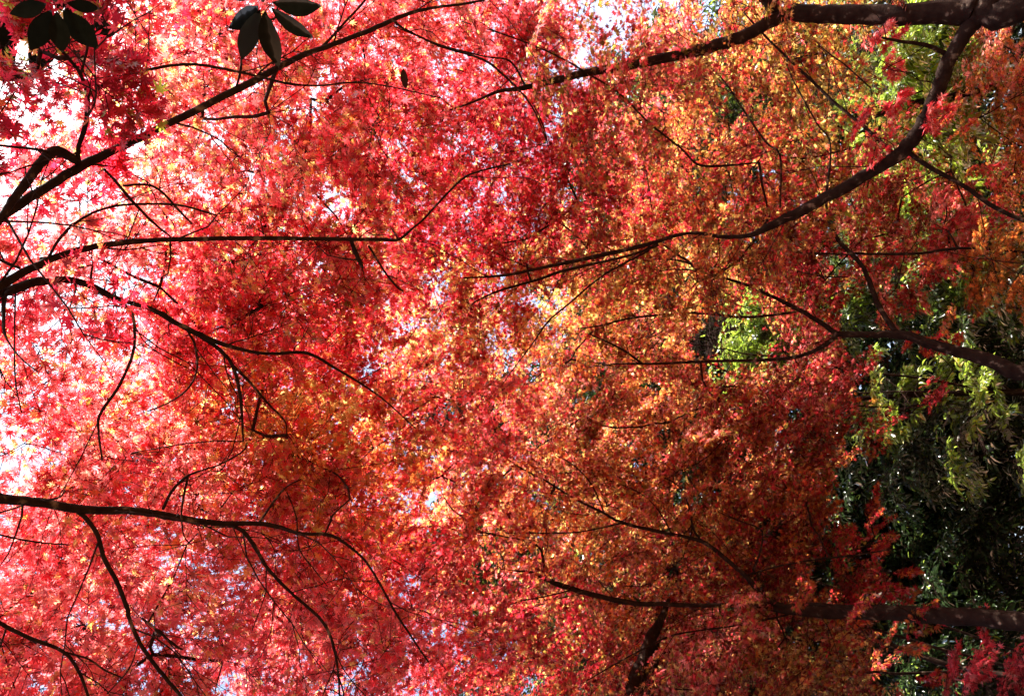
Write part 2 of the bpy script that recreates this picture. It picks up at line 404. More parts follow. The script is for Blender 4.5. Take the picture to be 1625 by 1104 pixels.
        for q in s.pads:
            r = rng; p0 = q['p']; mix = pad_mix(p0, r) if q['mix'] is None else q['mix']
            if isinstance(mix, str):
                m_ = np.zeros(len(PK)); t = mix.split()
                for k in range(0, len(t), 2): m_[PK.index(t[k])] = float(t[k+1])
                mix = m_*r.uniform(.5, 1.5, len(m_)); mix /= mix.sum()
            th = s.tilt+r.normal(0, .22); th2 = r.normal(0, .2); RT = np.array([[math.cos(th), 0, -math.sin(th)], [0, 1, 0], [math.sin(th), 0, math.cos(th)]])@np.array([[1, 0, 0], [0, math.cos(th2), math.sin(th2)], [0, -math.sin(th2), math.cos(th2)]])
            a0 = r.uniform(0, 2*math.pi)
            for k in range(q['n']):
                az = a0+k*2.4+r.uniform(-.3, .3); sc = q['rad']*r.uniform(.75, 1.25)
                off = np.array([math.cos(az), math.sin(az), 0])*q['rad']*r.uniform(0, .55)+np.array([0, 0, r.normal(0, q['flat'])])
                off = off@RT; pb = p0+off
                tws, lp, ld = SPRAYS[r.integers(len(SPRAYS))]
                ca, sa = math.cos(az), math.sin(az); dr = r.uniform(-.6, .3)
                tl = r.uniform(-.25, .25)
                X = np.array([ca*math.cos(dr), sa*math.cos(dr), math.sin(dr)]); Y = np.array([-sa*math.cos(tl), ca*math.cos(tl), math.sin(tl)])
                Z = np.cross(X, Y); B = np.stack([X, Y, Z])@RT
                wp = pb+(lp*sc)@B; wdv = ld@B
                if holes:
                    if q['mix'] is None and thin_here(pb+rng.normal(0, .25, 3)): continue
                    hm = hole_mask(pb[None], 1.0)
                    if not hm[0]: continue
                for tt in tws: tw.add(pb+(tt*sc)@B, np.linspace(.0028, .0013, len(tt)), 3)
                if off[:2].any(): tw.add(np.array([p0, pb]), [.0032, .0028], 3)
                n = len(wp)
                nn = Z+r.normal(0, .5, (n, 3))
                pig = r.choice(len(PK), n, p=mix); jit = np.clip(np.exp(r.normal(-.05, .32, (n, 1))), .35, 1.7)
                # neighbouring pigments blend in one leaf
                pig2 = r.choice(len(PK), n, p=mix); bl = r.uniform(0, .5, (n, 1))
                LC.append(np.clip((PV[pig]*(1-bl)+PV[pig2]*bl)*jit, 0, .95)); LP.append(wp); LD.append(wdv+r.normal(0, .2, (n, 3))); LN.append(nn)
                LS.append(q['leaf']*np.clip(r.normal(1, .27, n), .45, 1.6))
        if LP:
            LP = np.concatenate(LP); LD = np.concatenate(LD); LN = np.concatenate(LN); LS = np.concatenate(LS); LC = np.concatenate(LC)
            if holes:
                k = hole_mask(LP+rng.normal(0, .14, LP.shape), .92); LP, LD, LN, LS, LC = LP[k], LD[k], LN[k], LS[k], LC[k]
            # a clear breathing space around the photographer
            k = (np.linalg.norm(LP-CAM, axis=1) > 1.6) & fleck_mask(LP); LP, LD, LN, LS, LC = LP[k], LD[k], LN[k], LS[k], LC[k]
            build_leaves(leafname, LP, LD, LN, LS, LC, tpl or T_MAPLE, leafmat or MAPLE_LEAF, e, base)
            print('LEAVES', s.name, len(LP))
        o = tw.build('twigs', TWIG, e, base)
        if o: o['kind'] = 'stuff'
        return e

# ------------------------------------------------------------------ ground
def build_ground():
    n = 120; xs = np.linspace(-1, 1, n); xs = np.sign(xs)*np.abs(xs)**2*400
    X, Y = np.meshgrid(xs, xs, indexing='ij')
    d = np.maximum(0, Y-24); Z = 9*(1-np.exp(-d/45))+.0*X
    Z += .25*np.sin(X*.21)*np.cos(Y*.17)*np.clip(np.hypot(X, Y)/15-.3, 0, 1)+rng.normal(0, .02, X.shape)
    v = np.stack([X, Y, Z], -1).reshape(-1, 3)
    i, j = np.meshgrid(np.arange(n-1), np.arange(n-1), indexing='ij'); a = (i*n+j).ravel()
    f = np.stack([a, a+n, a+n+1, a+1], 1).ravel()
    m, t = mat_new('forest_floor'); N = t.nodes; L = t.links
    tc = N.new('ShaderNodeTexCoord'); vo = N.new('ShaderNodeTexVoronoi'); vo.inputs['Scale'].default_value = 14
    L.new(tc.outputs['Object'], vo.inputs['Vector'])
    rp = N.new('ShaderNodeValToRGB'); e = rp.color_ramp.elements
    e[0].color = (.05, .03, .02, 1); e[1].color = (.18, .05, .02, 1); x = e.new(.5); x.color = (.10, .06, .03, 1)
    L.new(vo.outputs['Color'], rp.inputs[0])
    bp = N.new('ShaderNodeBump'); L.new(vo.outputs['Distance'], bp.inputs['Height']); bp.inputs['Distance'].default_value = .03
    pb = N.new('ShaderNodeBsdfPrincipled'); pb.inputs['Roughness'].default_value = .95
    L.new(rp.outputs[0], pb.inputs['Base Color']); L.new(bp.outputs[0], pb.inputs['Normal'])
    o = N.new('ShaderNodeOutputMaterial'); L.new(pb.outputs[0], o.inputs[0])
    g = make_mesh_obj('ground', v, f, 4, m, smooth=True); g['kind'] = 'structure'
build_ground()
def gz(y): return 9*(1-math.exp(-max(0, y-24)/45))

MG = 'maples of the wood'
# ------------------------------------------------------------------ maple at the upper right: the thick grey fork
A = Tree('maple_tree', 'maple with thick forked trunk, sun patches painted pale in its bark, along the upper right edge', 'maple tree', MG); A.ws = 0.74; A.tilt = 0.25; A.shoots = 0.42
b = P(1625, 15, 8); 
A.limb([(1625,12,50),(1560,16,50),(1520,20,44),(1420,23,36),(1330,23,35),(1270,22,33),(1235,14,28),(1212,-4,20),(1180,-40,17),(1120,-95,12)], (8, 8.6), part='trunk', pre=[(b[0]+.45, b[1]+.1, 0, .24), (b[0]+.3, b[1]+.05, 1.2, .19)])
A.limb([(1250,20,24),(1215,38,24),(1175,60,24),(1110,80,23),(1030,98,19),(940,114,16),(880,128,14),(830,140,10),(790,146,7),(735,168,4),(660,190,2.5)], 7.6)
A.limb([(1560,18,36),(1545,36,30),(1525,62,27),(1500,108,26),(1486,150,27),(1462,200,28),(1435,238,27),(1395,266,24),(1325,306,23),(1260,340,20),(1215,362,15),(1190,373,10),(1150,376,8),(1090,370,7),(1020,390,9),(940,408,9),(860,425,7),(800,437,6),(735,441,3)], 7.8)
A.limb([(1045,388,7),(1000,405,5),(900,428,7),(855,443,6),(790,462,5),(755,478,3)], 7.9)
A.limb([(1030,398,4),(960,435,4),(905,480,4),(870,510,4),(845,545,3),(815,585,2.5),(790,620,2)], 8.2)
A.limb([(1440,240,9),(1470,262,9),(1530,295,8),(1580,330,8),(1640,356,7),(1700,380,5)], 8.6)
A.limb([(1500,85,9),(1470,72,8),(1430,66,6),(1400,60,4)], 7.6)
A.limb([(1425,250,7),(1370,200,6),(1330,168,6),(1290,130,6),(1262,104,5),(1215,58,4),(1180,20,3)], 8.8)
A.limb([(1238,330,3),(1238,248,4),(1215,225,4),(1180,175,4),(1150,130,3),(1120,100,2)], 8.5)
A.limb([(1310,320,6),(1318,230,3),(1296,195,3),(1255,120,3),(1248,90,2)], 8.5)
A.limb([(930,116,4),(905,100,4),(860,78,3),(800,55,3),(735,35,2)], 7.2)
A.limb([(935,118,4),(985,150,4),(1030,195,4),(1080,235,4),(1110,262,5),(1160,262,5),(1205,258,3)], 8.4)
A.limb([(835,138,4),(810,98,4),(770,90,3),(700,72,3),(625,42,2)], 6.6)
A.limb([(820,140,4),(845,165,3),(862,200,3),(870,232,2)], 8.0)
A.field(34, 960,60, 260,130, 8,9.8).field(26, 800,120, 160,140, 7.6,9.4).field(34, 1150,150, 180,170, 8.8,11.5).field(36, 880,300, 210,130, 8.2,10).field(30, 930,250, 110,150, 9,11).field(34, 1050,340, 180,120, 8.2,11)
A.field(24, 1180,-80, 320,120, 8.4,10.5).field(26, 760,420, 120,90, 8,10).field(4, 1430,170,60,70,7.6,8.2, rad=.36,n=2, mix='red 3 salm .6')
A.field(26, 1280,220, 130,130, 9.5,12)
A.build()

# ------------------------------------------------------------------ maple rising from the middle of the right edge
B = Tree('maple_tree', 'maple whose dark trunk enters mid right edge and splits into a wide Y', 'maple tree', MG); B.ws = 0.64; B.tilt = 0.45; B.shoots = 0.36
b = P(1625, 590, 9)
B.limb([(1640,592,34),(1580,575,31),(1530,560,27),(1480,546,23),(1430,531,20),(1380,531,15),(1325,530,14)], (9,9.4), part='trunk', pre=[(b[0]+.1, b[1]+.1, 0, .17), (b[0]+.0, b[1]+.05, 1.2, .14)])
B.limb([(1328,530,12),(1300,510,11),(1265,490,10),(1220,468,8),(1180,450,7),(1120,433,6),(1085,415,5),(1030,412,4),(960,430,3)], 9.8)
B.limb([(1328,532,11),(1305,550,10),(1270,565,9),(1215,571,8),(1130,573,7),(1040,577,6),(985,577,4),(935,582,3)], 9.8)
B.limb([(1262,495,5),(1225,500,6),(1180,503,6),(1130,499,5),(1080,497,5),(1000,505,5),(950,517,4),(900,523,3),(850,527,2)], 10)
B.limb([(1425,530,13),(1400,495,12),(1385,462,11),(1370,425,10),(1350,402,10),(1330,380,9),(1316,352,7),(1310,318,5)], 9.9)
B.limb([(1352,402,6),(1400,403,6),(1460,402,6),(1520,394,6),(1580,396,6),(1640,402,5)], 10.3)
B.limb([(1350,404,4),(1300,402,4),(1260,400,3)], 10)
B.limb([(1018,576,6),(990,556,6),(958,540,4),(935,530,3)], 10)
B.limb([(1120,433,4),(1090,428,4),(1050,430,3),(1000,450,2)], 10)
B.limb([(1345,440,3),(1300,438,3),(1265,430,2)], 10)
B.field(50, 900,500, 170,100, 9.6,12).field(54, 1120,440, 190,90, 9.9,12.5).field(44, 1000,600, 170,80, 10,12.5).field(22, 1420,395, 100,70, 9.6,11.5, rad=.42)
B.field(10,1420,600,100,60,10.3,12.5,rad=.42,n=1,mix='red 3 crim 2 maho 1.5 oran 1').field(11,1440,320,110,140,9.5,12,rad=.4,n=1,mix='red 3 oran 2 oliv 1').field(36, 1240,610, 100,60, 10,12.5).field(12,1520,430,80,30,9.5,11,rad=.35)
B.field(20,620,540,160,110,7.5,10).field(50,810,280,110,300,8.8,10.5).field(50,790,700,120,330,8.8,10.8).field(16,670,700,70,330,8,9.5)
B.build(tpl=T_MAPLE)

# ------------------------------------------------------------------ maple along the lower right
C = Tree('maple_tree', 'maple with dark horizontal-looking trunk low on the right, forking into two long curved boughs', 'maple tree', MG); C.ws = 0.56; C.tilt = 0.55; C.shoots = 0.34
b = P(1640, 990, 9)
C.limb([(1640,990,46),(1560,980,42),(1480,975,40),(1400,972,37),(1320,971,34),(1260,968,28),(1215,962,18)], (9,9.6), part='trunk', pre=[(b[0]+.1, b[1]+.1, 0, .22), (b[0]+.0, b[1]+.05, 1.2, .18)])
C.limb([(1250,966,16),(1208,945,15),(1190,920,14),(1160,893,12),(1120,862,11),(1080,850,9),(1040,842,10),(985,828,8),(955,812,7),(910,790,6),(870,765,5),(820,738,4),(770,700,3),(735,670,2)], 9.6)
C.limb([(1235,966,14),(1180,960,12),(1100,960,11),(1050,958,13),(1000,956,14),(940,943,14),(895,930,15),(865,918,12),(845,908,8),(815,905,5)], 9.2)
C.limb([(866,918,8),(862,890,7),(858,872,6),(842,860,6),(800,851,4),(760,842,7),(740,825,6),(716,806,4),(700,780,2)], 9)
C.limb([(985,830,5),(940,840,4),(900,845,4),(820,845,4),(740,845,4),(700,835,3),(640,838,2)], 9.2)
C.limb([(1195,905,6),(1205,880,5),(1210,855,4),(1205,838,4),(1170,825,3),(1140,812,2)], 9.6)
C.limb([(1185,912,5),(1240,897,4),(1290,888,5),(1360,880,4),(1420,870,3)], 10)
C.limb([(958,812,4),(945,780,4),(930,757,4),(910,738,3),(880,720,2)], 9.3)
C.limb([(1112,856,6),(1100,838,6),(1092,800,5),(1078,772,4),(1050,755,3),(1020,738,2)], 9.6)
C.limb([(1065,845,4),(1045,810,4),(1020,785,3),(985,768,2)], 9.3)
C.limb([(1240,962,6),(1290,958,9),(1340,963,12),(1400,968,12)], 9.3)
C.limb([(905,936,4),(870,945,4),(820,955,3),(780,975,2)], 8.8)
C.limb([(1250,975,5),(1180,990,5),(1110,1000,4),(1060,1010,5),(1000,1040,4),(930,1080,3)], 9)
C.field(70, 900,720, 210,90, 9.4,12).field(60, 1040,840, 190,100, 9.9,12.5).field(44, 1160,830, 130,110, 9.9,12.5).field(36, 1200,720, 120,70, 10,12.5)
C.field(40, 880,970, 200,110, 9.6,11.8).field(40, 1150,1020, 150,90, 9,12).field(5,1310,900,50,80,10,12,rad=.4,n=5,mix='crim 2 oliv 1 red 1').field(10,1340,830,80,200,10,12.5,rad=.42,n=1,mix='crim 2 red 2 oran 1.5 maho 2').field(2,1330,960,100,60,8.6,9.2,rad=.4,n=2,mix='crim 2 oliv 1 oran .5')
C.field(20,700,860,120,90,8,10).field(22,760,640,160,110,8,11)
C.build(tpl=T_MAPLE)

# ------------------------------------------------------------------ leaning stem at the bottom edge
G = Tree('maple_tree', 'maple with a crooked dark stem leaning in from the bottom edge, right of centre', 'maple tree', MG); G.shoots = 0.4
b = P(990, 1180, 9)
G.limb([(985,1180,34),(1000,1120,31),(1012,1075,27),(1025,1040,22),(1035,1010,18),(1048,985,12),(1062,950,6)], (9.5,10), part='trunk', pre=[(b[0]-1.0, b[1]+1.5, 0, .2), (b[0]-.7, b[1]+1.0, 2.5, .17)])
G.limb([(1020,1055,14),(1050,1035,8),(1085,1015,5),(1130,990,3)], 10)
G.limb([(1030,1100,7),(1040,1060,8),(1045,1020,5)], (10.6,10.6))
G.field(24, 1040,1130, 220,90, 9,12).field(24, 800,1090, 200,90, 8,11).field(20,1250,1090,120,60,9.5,12)
G.build(tpl=T_MAPLE)

# ------------------------------------------------------------------ overhead maple, behind the photographer: boughs from the left edge
D = Tree('maple_tree', 'overhead red maple whose slender boughs reach in from the upper left edge under pale sky', 'maple tree', MG); D.ws = .86; D.shoots = 0.5
q = P(-60, 400, 4.0)
D.limb([(-60,400,34),(-10,352,15),(60,306,14),(130,263,15),(190,234,13),(250,205,12),(380,140,12),(470,92,10),(530,70,8),(590,47,8),(640,25,7),(685,13,5),(760,2,4),(830,-20,3)], (4.0,5.2), part='trunk', pre=[(.95,-1.9,0,.16),(.85,-1.75,1.5,.13),(.72,-1.2,3.3,.11),(q[0]+.05,-.1,4.6,.08)])
D.limb([(130,262,9),(115,252,14),(98,242,16),(82,241,16),(62,262,15),(40,292,14),(15,325,12),(-10,362,11)], 3.8)
D.limb([(82,242,6),(50,236,4),(10,232,4),(-40,225,3)], 3.6)
D.limb([(125,258,8),(124,235,7),(134,205,8),(139,170,7),(138,150,7),(128,118,6),(108,92,5),(82,62,4),(60,30,3)], 3.8)
D.limb([(128,118,4),(136,90,4),(142,65,3),(160,40,2)], 3.8)
D.limb([(139,152,5),(160,138,6),(190,125,6),(240,110,5),(285,103,5),(330,105,5),(395,118,4),(460,133,4),(510,136,3),(560,131,3),(620,138,2.5),(700,156,2)], 4.9)
D.limb([(374,142,4),(382,110,4),(385,70,3.5),(400,20,3)], 4.4)
D.limb([(480,87,4),(510,75,5),(545,38,4),(578,2,4),(600,-30,3)], 5)
D.limb([(622,30,4),(640,45,4),(700,74,4),(765,94,4),(800,120,4),(830,150,3),(850,180,3),(868,225,2)], 6)
D.limb([(-60,400,20),(-15,455,14),(40,430,13),(100,404,11),(165,389,10),(220,383,9),(280,380,8),(400,378,7.5),(500,379,7),(600,380,7),(632,380,6),(655,362,4),(672,348,4),(705,312,4),(735,283,4),(760,272,3.5),(810,260,3)], 5.6)
D.limb([(632,380,4),(620,360,2)], 5.4)
D.limb([(556,378,6),(564,400,9),(573,420,7),(576,425,4)], 5.2)
D.limb([(585,390,4),(610,430,4),(630,455,4),(640,462,3)], 5.5)
D.limb([(75,412,4),(95,378,5),(125,350,4),(160,333,4),(200,325,4),(280,325,4),(345,342,3)], 4.4)
D.limb([(30,425,5),(12,418,5),(-20,402,4)], 3.8)
D.limb([(165,268,4),(185,290,5),(215,325,5),(245,355,4),(270,375,3)], 4.4)
D.limb([(195,295,4),(230,293,4),(255,303,4),(285,335,4),(305,355,3)], 4.4)
D.limb([(-60,400,22),(-15,462,16),(60,446,14),(110,444,11),(150,456,10),(178,470,8),(205,480,7),(240,490,8),(275,510,9),(310,528,9),(350,545,8),(395,557,6),(430,561,6),(487,560,6),(530,583,5),(575,610,4),(610,635,3),(660,680,2)], 5.8)
D.limb([(305,526,6),(345,552,7),(368,578,6),(380,620,6),(384,660,5),(386,700,3)], 5.6)
D.limb([(366,576,5),(400,610,5),(425,640,4),(452,668,3),(455,690,2)], 5.8)
D.limb([(140,455,5),(180,475,5),(205,490,6),(213,515,5),(211,560,5),(190,610,5),(160,655,5),(156,680,4),(162,730,3)], 4.3)
D.limb([(213,515,2.5),(232,545,2),(270,570,2),(310,590,1.6)], 4.5)
D.limb([(296,522,4),(310,550,4),(312,590,3.5),(295,620,3),(265,640,3),(235,652,2)], 5)
D.limb([(22,458,6),(8,470,7),(6,520,5),(15,545,3),(35,570,2.5),(60,590,2)], 3.6)
D.limb([(25,462,2.5),(23,520,2.5),(24,600,2.5),(34,655,2)], 3.7)
D.limb([(630,380,4),(665,352,0.1)], 5.5) if False else None
HI = dict(rad=.44, n=6, leaf=.043)
D.dens = E_DENS
D.field(8, 35,95, 34,34, 4.0,4.5, rad=.30, n=2, leaf=.04, mix='crim 5 red 1 gree .35')
D.field(14, 130,260, 200,140, 5.4,7, **HI).field(20, 300,120, 220,120, 5.2,7, **HI).field(24, 520,60, 200,110, 5.8,7.6, **HI).field(26, 350,320, 250,110, 5.4,7.4, **HI)
D.field(9, 80,430, 180,80, 4.6,6.5, **HI).field(15, 130,620, 180,120, 5,7, **HI).field(26, 350,500, 220,90, 5.8,7.6, **HI).field(26, 520,440, 180,110, 6.2,8, **HI)
D.field(24, 480,620, 160,100, 6,8, **HI).field(20,560,230,150,110,6,8,**HI).field(10,-160,350,120,260,5,7,**HI)
D.field(4, 170,460,120,50, 4.3,4.8, rad=.5, n=1, leaf=.044, mix='crim 3 red 2 gold .2')
D.field(16,430,180,220,150,7,9).field(20,650,120,200,150,7,9).field(20,680,330,180,110,7.5,9.5).field(8,200,100,150,100,6,8).field(18,500,480,180,70,7,9)
dtree = D.build(tpl=T_MAPLE_HI)
wl = P(640, 108, 5.0); wt = P(643, 142, 5.0)
build_leaves('withered_leaf', wl[None], (wt-wl)[None], np.array([[0, -.8, -.6]]), np.array([np.linalg.norm(wt-wl)]), np.array([[.05, .02, .012]]), T_OVAL, BIG_LEAF, dtree, np.array(dtree.location))

# ------------------------------------------------------------------ second overhead maple, lower left
E = Tree('maple_tree', 'overhead maple whose long straight bough crosses in from the lower left edge', 'maple tree', MG); E.ws = .86; E.shoots = 0.5
q = P(-60, 785, 4.2)
E.limb([(-60,785,17),(0,790,16),(60,797,15),(125,807,14),(200,810,13),(260,817,12),(340,830,10),(400,830,8),(440,835,8),(475,846,6),(520,848,6),(548,862,5),(580,890,4),(605,930,4),(630,975,4),(680,1050,3)], (4.2,5.8), part='trunk', pre=[(-1.9,-1.8,0,.15),(-1.8,-1.6,1.6,.12),(-1.5,-1.0,3.4,.09),(q[0]-.1,0.0,4.9,.05)])
E.limb([(122,810,7),(140,826,7),(155,850,7),(165,885,7),(185,922,7),(202,965,7),(205,982,6),(225,1025,6),(260,1072,6),(295,1112,5)], 4.9)
E.limb([(362,832,5),(385,842,7),(405,868,7),(425,902,6),(462,940,5),(505,978,5),(525,1010,5),(536,1060,4),(540,1120,3)], 5.6)
E.limb([(258,808,5),(272,780,5),(295,757,5),(320,746,3),(350,736,3),(385,716,3),(392,702,2)], 4.9)
E.limb([(298,757,4),(292,785,4),(288,815,3),(292,850,2),(305,865,2)], 4.8)
E.limb([(412,828,4),(435,795,4),(455,772,3),(478,760,2)], 5.4)
E.limb([(455,780,2),(470,820,2.5),(475,870,2.5),(500,905,2),(520,930,1.5)], 5.4)
E.limb([(515,848,3),(525,825,4),(530,815,3),(555,792,2)], 5.6)
E.limb([(60,795,4),(95,788,3),(105,770,2)], 4.3)
E.limb([(423,900,2.5),(422,920,2.5),(420,945,2),(400,1000,1.5)], 5.5)
E.limb([(205,985,3),(220,1012,4),(222,1018,3)], 4.9)
E.limb([(220,1018,2),(205,1060,2),(170,1100,2)], 4.8)
E.limb([(225,980,3),(250,1000,4),(280,1025,4),(290,1030,3)], (5.4,5.4))
E.limb([(-60,945,9),(0,988,6),(50,1013,6),(100,1033,5),(125,1065,5),(142,1110,4)], (4.3,4.9))
E.limb([(98,1033,3),(140,1045,3),(165,1062,3),(195,1075,2)], 4.9)
E.limb([(-40,830,3),(0,848,3),(60,860,3),(110,864,2)], (4.4,4.8))
E.dens = E_DENS
E.dens = .31
E.field(28, 120,900, 190,150, 5.2,7.2, **HI).field(34, 350,920, 220,140, 5.8,7.6, **HI).field(32, 560,900, 160,170, 6.2,8, **HI).field(26, 330,740, 260,90, 5.6,7.6, **HI)
E.field(12, -120,900, 120,200, 5,7, **HI).field(16, 350,1120, 350,80, 5.8,7.5, **HI)
E.field(20,350,700,260,110,6.5,9).field(24,200,950,280,150,6.5,9).field(24,520,760,170,100,7,9).field(22,560,980,180,130,7.5,9.5)
E.build(tpl=T_MAPLE_HI)

# ------------------------------------------------------------------ maples behind, filling the canopy
def back_maple(label, base, stem, pads, tpl=None):
    t = Tree('maple_tree', label, 'maple tree', MG, sides=7)
    pts = catmull(np.array([(base[0], base[1], gz(base[1]))]+stem, float), 5)
    t.limbs.append((pts, np.linspace(.075, .025, len(pts)), 'trunk'))
    for k in range(5):
        i = int(len(pts)*(.35+.12*k)); a = pts[i]; pd = pads[k % len(pads)]
        e = P(pd[1]+rng.uniform(-.6, .6)*pd[3], pd[2]+rng.uniform(-.6, .6)*pd[4], (pd[5]+pd[6])/2)
        m1 = a*.6+e*.4+np.array([0, 0, .25]); m2 = a*.25+e*.75+np.array([0, 0, .2])
        c = catmull(np.array([a, m1, m2, e]), 6); t.limbs.append((c+rng.normal(0, .012, c.shape), np.linspace(.022, .008, len(c)), 'branch'))
    for pd in pads: t.field(*pd[:7], **(pd[7] if len(pd) > 7 else {}))
    return t.build(tpl=tpl or T_MAPLE)

q = P(1180, 250, 13)
back_maple('olive and orange maple behind the upper right fork', (3.6, 12.5), [(3.5,12.3,3),(3.3,12,5),(q[0],q[1],q[2])],
   [(60,1180,180,190,180,10.5,14),(34,1120,380,190,110,11,14),(12,1350,330,60,60,11,14)])
q = P(1150, 650, 14)
back_maple('scarlet maple behind the wide Y, right of centre', (-.6, 13.2), [(-.6,13.1,2.5),(-.7,13,4.6),(q[0],q[1],q[2])],
   [(36,1230,640,100,100,11.5,14.5),(36,1080,560,130,90,11.5,14),(40,1080,760,170,110,11.5,14)])
q = P(1150, 900, 14)
back_maple('dark red maple in the shade of the lower right', (-4.2, 12.6), [(-4.2,12.5,2.2),(-4.4,12.4,4.2),(q[0],q[1],q[2])],
   [(50,1150,920,150,130,11,14.5),(30,960,920,170,140,10.5,13.5),(20,1200,1090,160,80,11,14)])
q = P(1555, 160, 15)
back_maple('bright orange maple glowing in the upper right corner', (7.3, 16), [(7.2,16,1.8),(7.0,15.9,3.0),(q[0],q[1],q[2])],
   [(40,1570,170,80,120,12,15),(18,1600,300,90,60,12,15),(10,1470,330,60,60,12,14)])
q = P(1600, 1090, 10)
back_maple('low rosy maple spray in the bottom right corner', (-4.9, 9.3), [(-4.9,9.2,1.2),(-4.8,9.1,2.1),(q[0],q[1],q[2])],
   [(12,1620,1115,75,45,9,10.5,dict(rad=.5, n=3, leaf=.05, mix='crim 2 red 3 salm 1 rose 1'))])

# ------------------------------------------------------------------ broadleaf evergreens behind
EG = 'broadleaf evergreens behind the maples'
def ever(label, base, h, pads, leaf=.085, rad=.75, n=7, r0=.12, mat=None, cat='evergreen_tree', flat=.4):
    t = Tree(cat, label, 'evergreen tree', EG, bark=EBARK, sides=7); t.dens = 1.0; t.carve = False
    z0 = gz(base[1]); pts = catmull(np.array([(base[0], base[1], z0-.1), (base[0]+.1, base[1], z0+h*.35), (base[0]-.05, base[1]+.1, z0+h*.7), (base[0], base[1], z0+h)]), 5)
    t.limbs.append((pts, np.linspace(r0, .03, len(pts)), 'trunk'))
    for k in range(6):
        a = pts[int(len(pts)*(.3+.1*k))]; an = rng.uniform(0, 6.28); e = a+np.array([math.cos(an)*.9, math.sin(an)*.9, .7])
        c = catmull(np.array([a, a*.5+e*.5+np.array([0, 0, .2]), e]), 4); t.limbs.append((c, np.linspace(.022, .008, len(c)), 'branch'))
    for pd in pads: t.field(*pd[:7], rad=rad, n=n, leaf=leaf, flat=flat, mix=pd[7])
    return t.build(leafmat=mat or EVER_LEAF, tpl=T_OVAL, holes=False)
def tall(label, x, y, h, rad_c, cnt):
    t = Tree('cedar_tree', label, 'cedar tree', 'tall cedars behind the maples', bark=EBARK, sides=8)
    z0 = gz(y); pts = catmull(np.array([(x, y, z0-.2), (x+.1, y, z0+h*.4), (x, y+.1, z0+h*.75), (x, y, z0+h)]), 6)
    t.limbs.append((pts, np.linspace(.30, .04, len(pts)), 'trunk'))
    for k in range(26):
        u = rng.uniform(.12, .95); a = pts[int(u*(len(pts)-1))]; an = k*2.4+rng.uniform(-.3, .3); L = rad_c*(1.15-u)*1.0
        e = a+np.array([math.cos(an)*L, math.sin(an)*L, -.1*L]); t.limbs.append((catmull(np.array([a, a*.5+e*.5+np.array([0, 0, .1*L]), e]), 3), np.linspace(.05, .015, 7), 'branch'))
    for k in range(cnt):
        u = rng.uniform(.08, 1)**.85; an = rng.uniform(0, 6.28); rr = rad_c*(1.12-u)*math.sqrt(rng.uniform(.1, 1))
        t.pad(0, 0, 0, rad=1.15, n=5, leaf=.23, mix='dgre 6 mgre 1', flat=.5, pos=(x+rr*math.cos(an), y+rr*math.sin(an), z0+h*u))
    return t.build(leafmat=EVER_LEAF, tpl=T_OVAL, holes=False)
tall('tall dark cedar glimpsed through the gaps below the centre', -2.5, 25, 27, 4.6, 85)
tall('tall dark cedar glimpsed through the gaps at the lower left', -8.6, 24, 27, 4.6, 85)
tall('tall dark cedar behind the bottom edge of the wood', -14.5, 25, 24, 4.6, 60)
tall('tall dark cedar glimpsed through the gaps right of the centre', 3.4, 26.5, 22, 4.4, 75)
tall('cedar of middling height behind the olive foliage', 9.0, 25.5, 17, 4.6, 100)
tall('dark cedar behind the green window left of the wide Y', .4, 28.5, 21, 4.6, 90)
tall('cedar of middling height behind the top edge of the wood', 14.5, 26, 15, 4.0, 45)
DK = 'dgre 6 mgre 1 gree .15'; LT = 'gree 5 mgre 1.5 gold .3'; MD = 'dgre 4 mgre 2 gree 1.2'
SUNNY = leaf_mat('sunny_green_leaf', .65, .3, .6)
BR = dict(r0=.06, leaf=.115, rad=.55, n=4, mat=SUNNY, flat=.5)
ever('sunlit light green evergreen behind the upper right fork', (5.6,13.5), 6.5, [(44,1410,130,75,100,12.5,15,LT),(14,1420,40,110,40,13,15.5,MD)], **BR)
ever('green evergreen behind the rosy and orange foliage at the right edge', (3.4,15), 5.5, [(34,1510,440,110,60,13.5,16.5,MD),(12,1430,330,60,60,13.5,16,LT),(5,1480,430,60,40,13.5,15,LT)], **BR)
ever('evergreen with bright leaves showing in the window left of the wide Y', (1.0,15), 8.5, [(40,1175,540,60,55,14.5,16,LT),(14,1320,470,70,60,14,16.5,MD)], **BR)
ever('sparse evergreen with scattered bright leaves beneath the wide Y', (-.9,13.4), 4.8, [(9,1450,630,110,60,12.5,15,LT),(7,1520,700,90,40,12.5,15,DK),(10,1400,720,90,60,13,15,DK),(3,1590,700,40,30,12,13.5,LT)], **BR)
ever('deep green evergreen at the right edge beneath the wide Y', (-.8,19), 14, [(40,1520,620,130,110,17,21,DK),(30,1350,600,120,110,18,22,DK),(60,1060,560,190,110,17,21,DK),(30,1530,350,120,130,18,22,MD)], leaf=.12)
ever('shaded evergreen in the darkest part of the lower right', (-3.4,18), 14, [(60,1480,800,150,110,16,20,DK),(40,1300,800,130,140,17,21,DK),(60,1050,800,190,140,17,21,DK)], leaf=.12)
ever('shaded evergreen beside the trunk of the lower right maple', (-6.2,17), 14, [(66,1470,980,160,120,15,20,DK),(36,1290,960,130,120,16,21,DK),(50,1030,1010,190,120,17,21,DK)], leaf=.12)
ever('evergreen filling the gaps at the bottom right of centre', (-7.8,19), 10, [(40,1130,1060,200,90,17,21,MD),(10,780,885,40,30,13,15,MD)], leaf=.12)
ever('tall dark evergreen behind the olive foliage of the upper right', (6.5,22), 15, [(40,1180,160,190,150,19,24,MD),(24,1360,230,90,90,18,22,MD),(46,1060,300,190,130,18,22,DK)], leaf=.12)

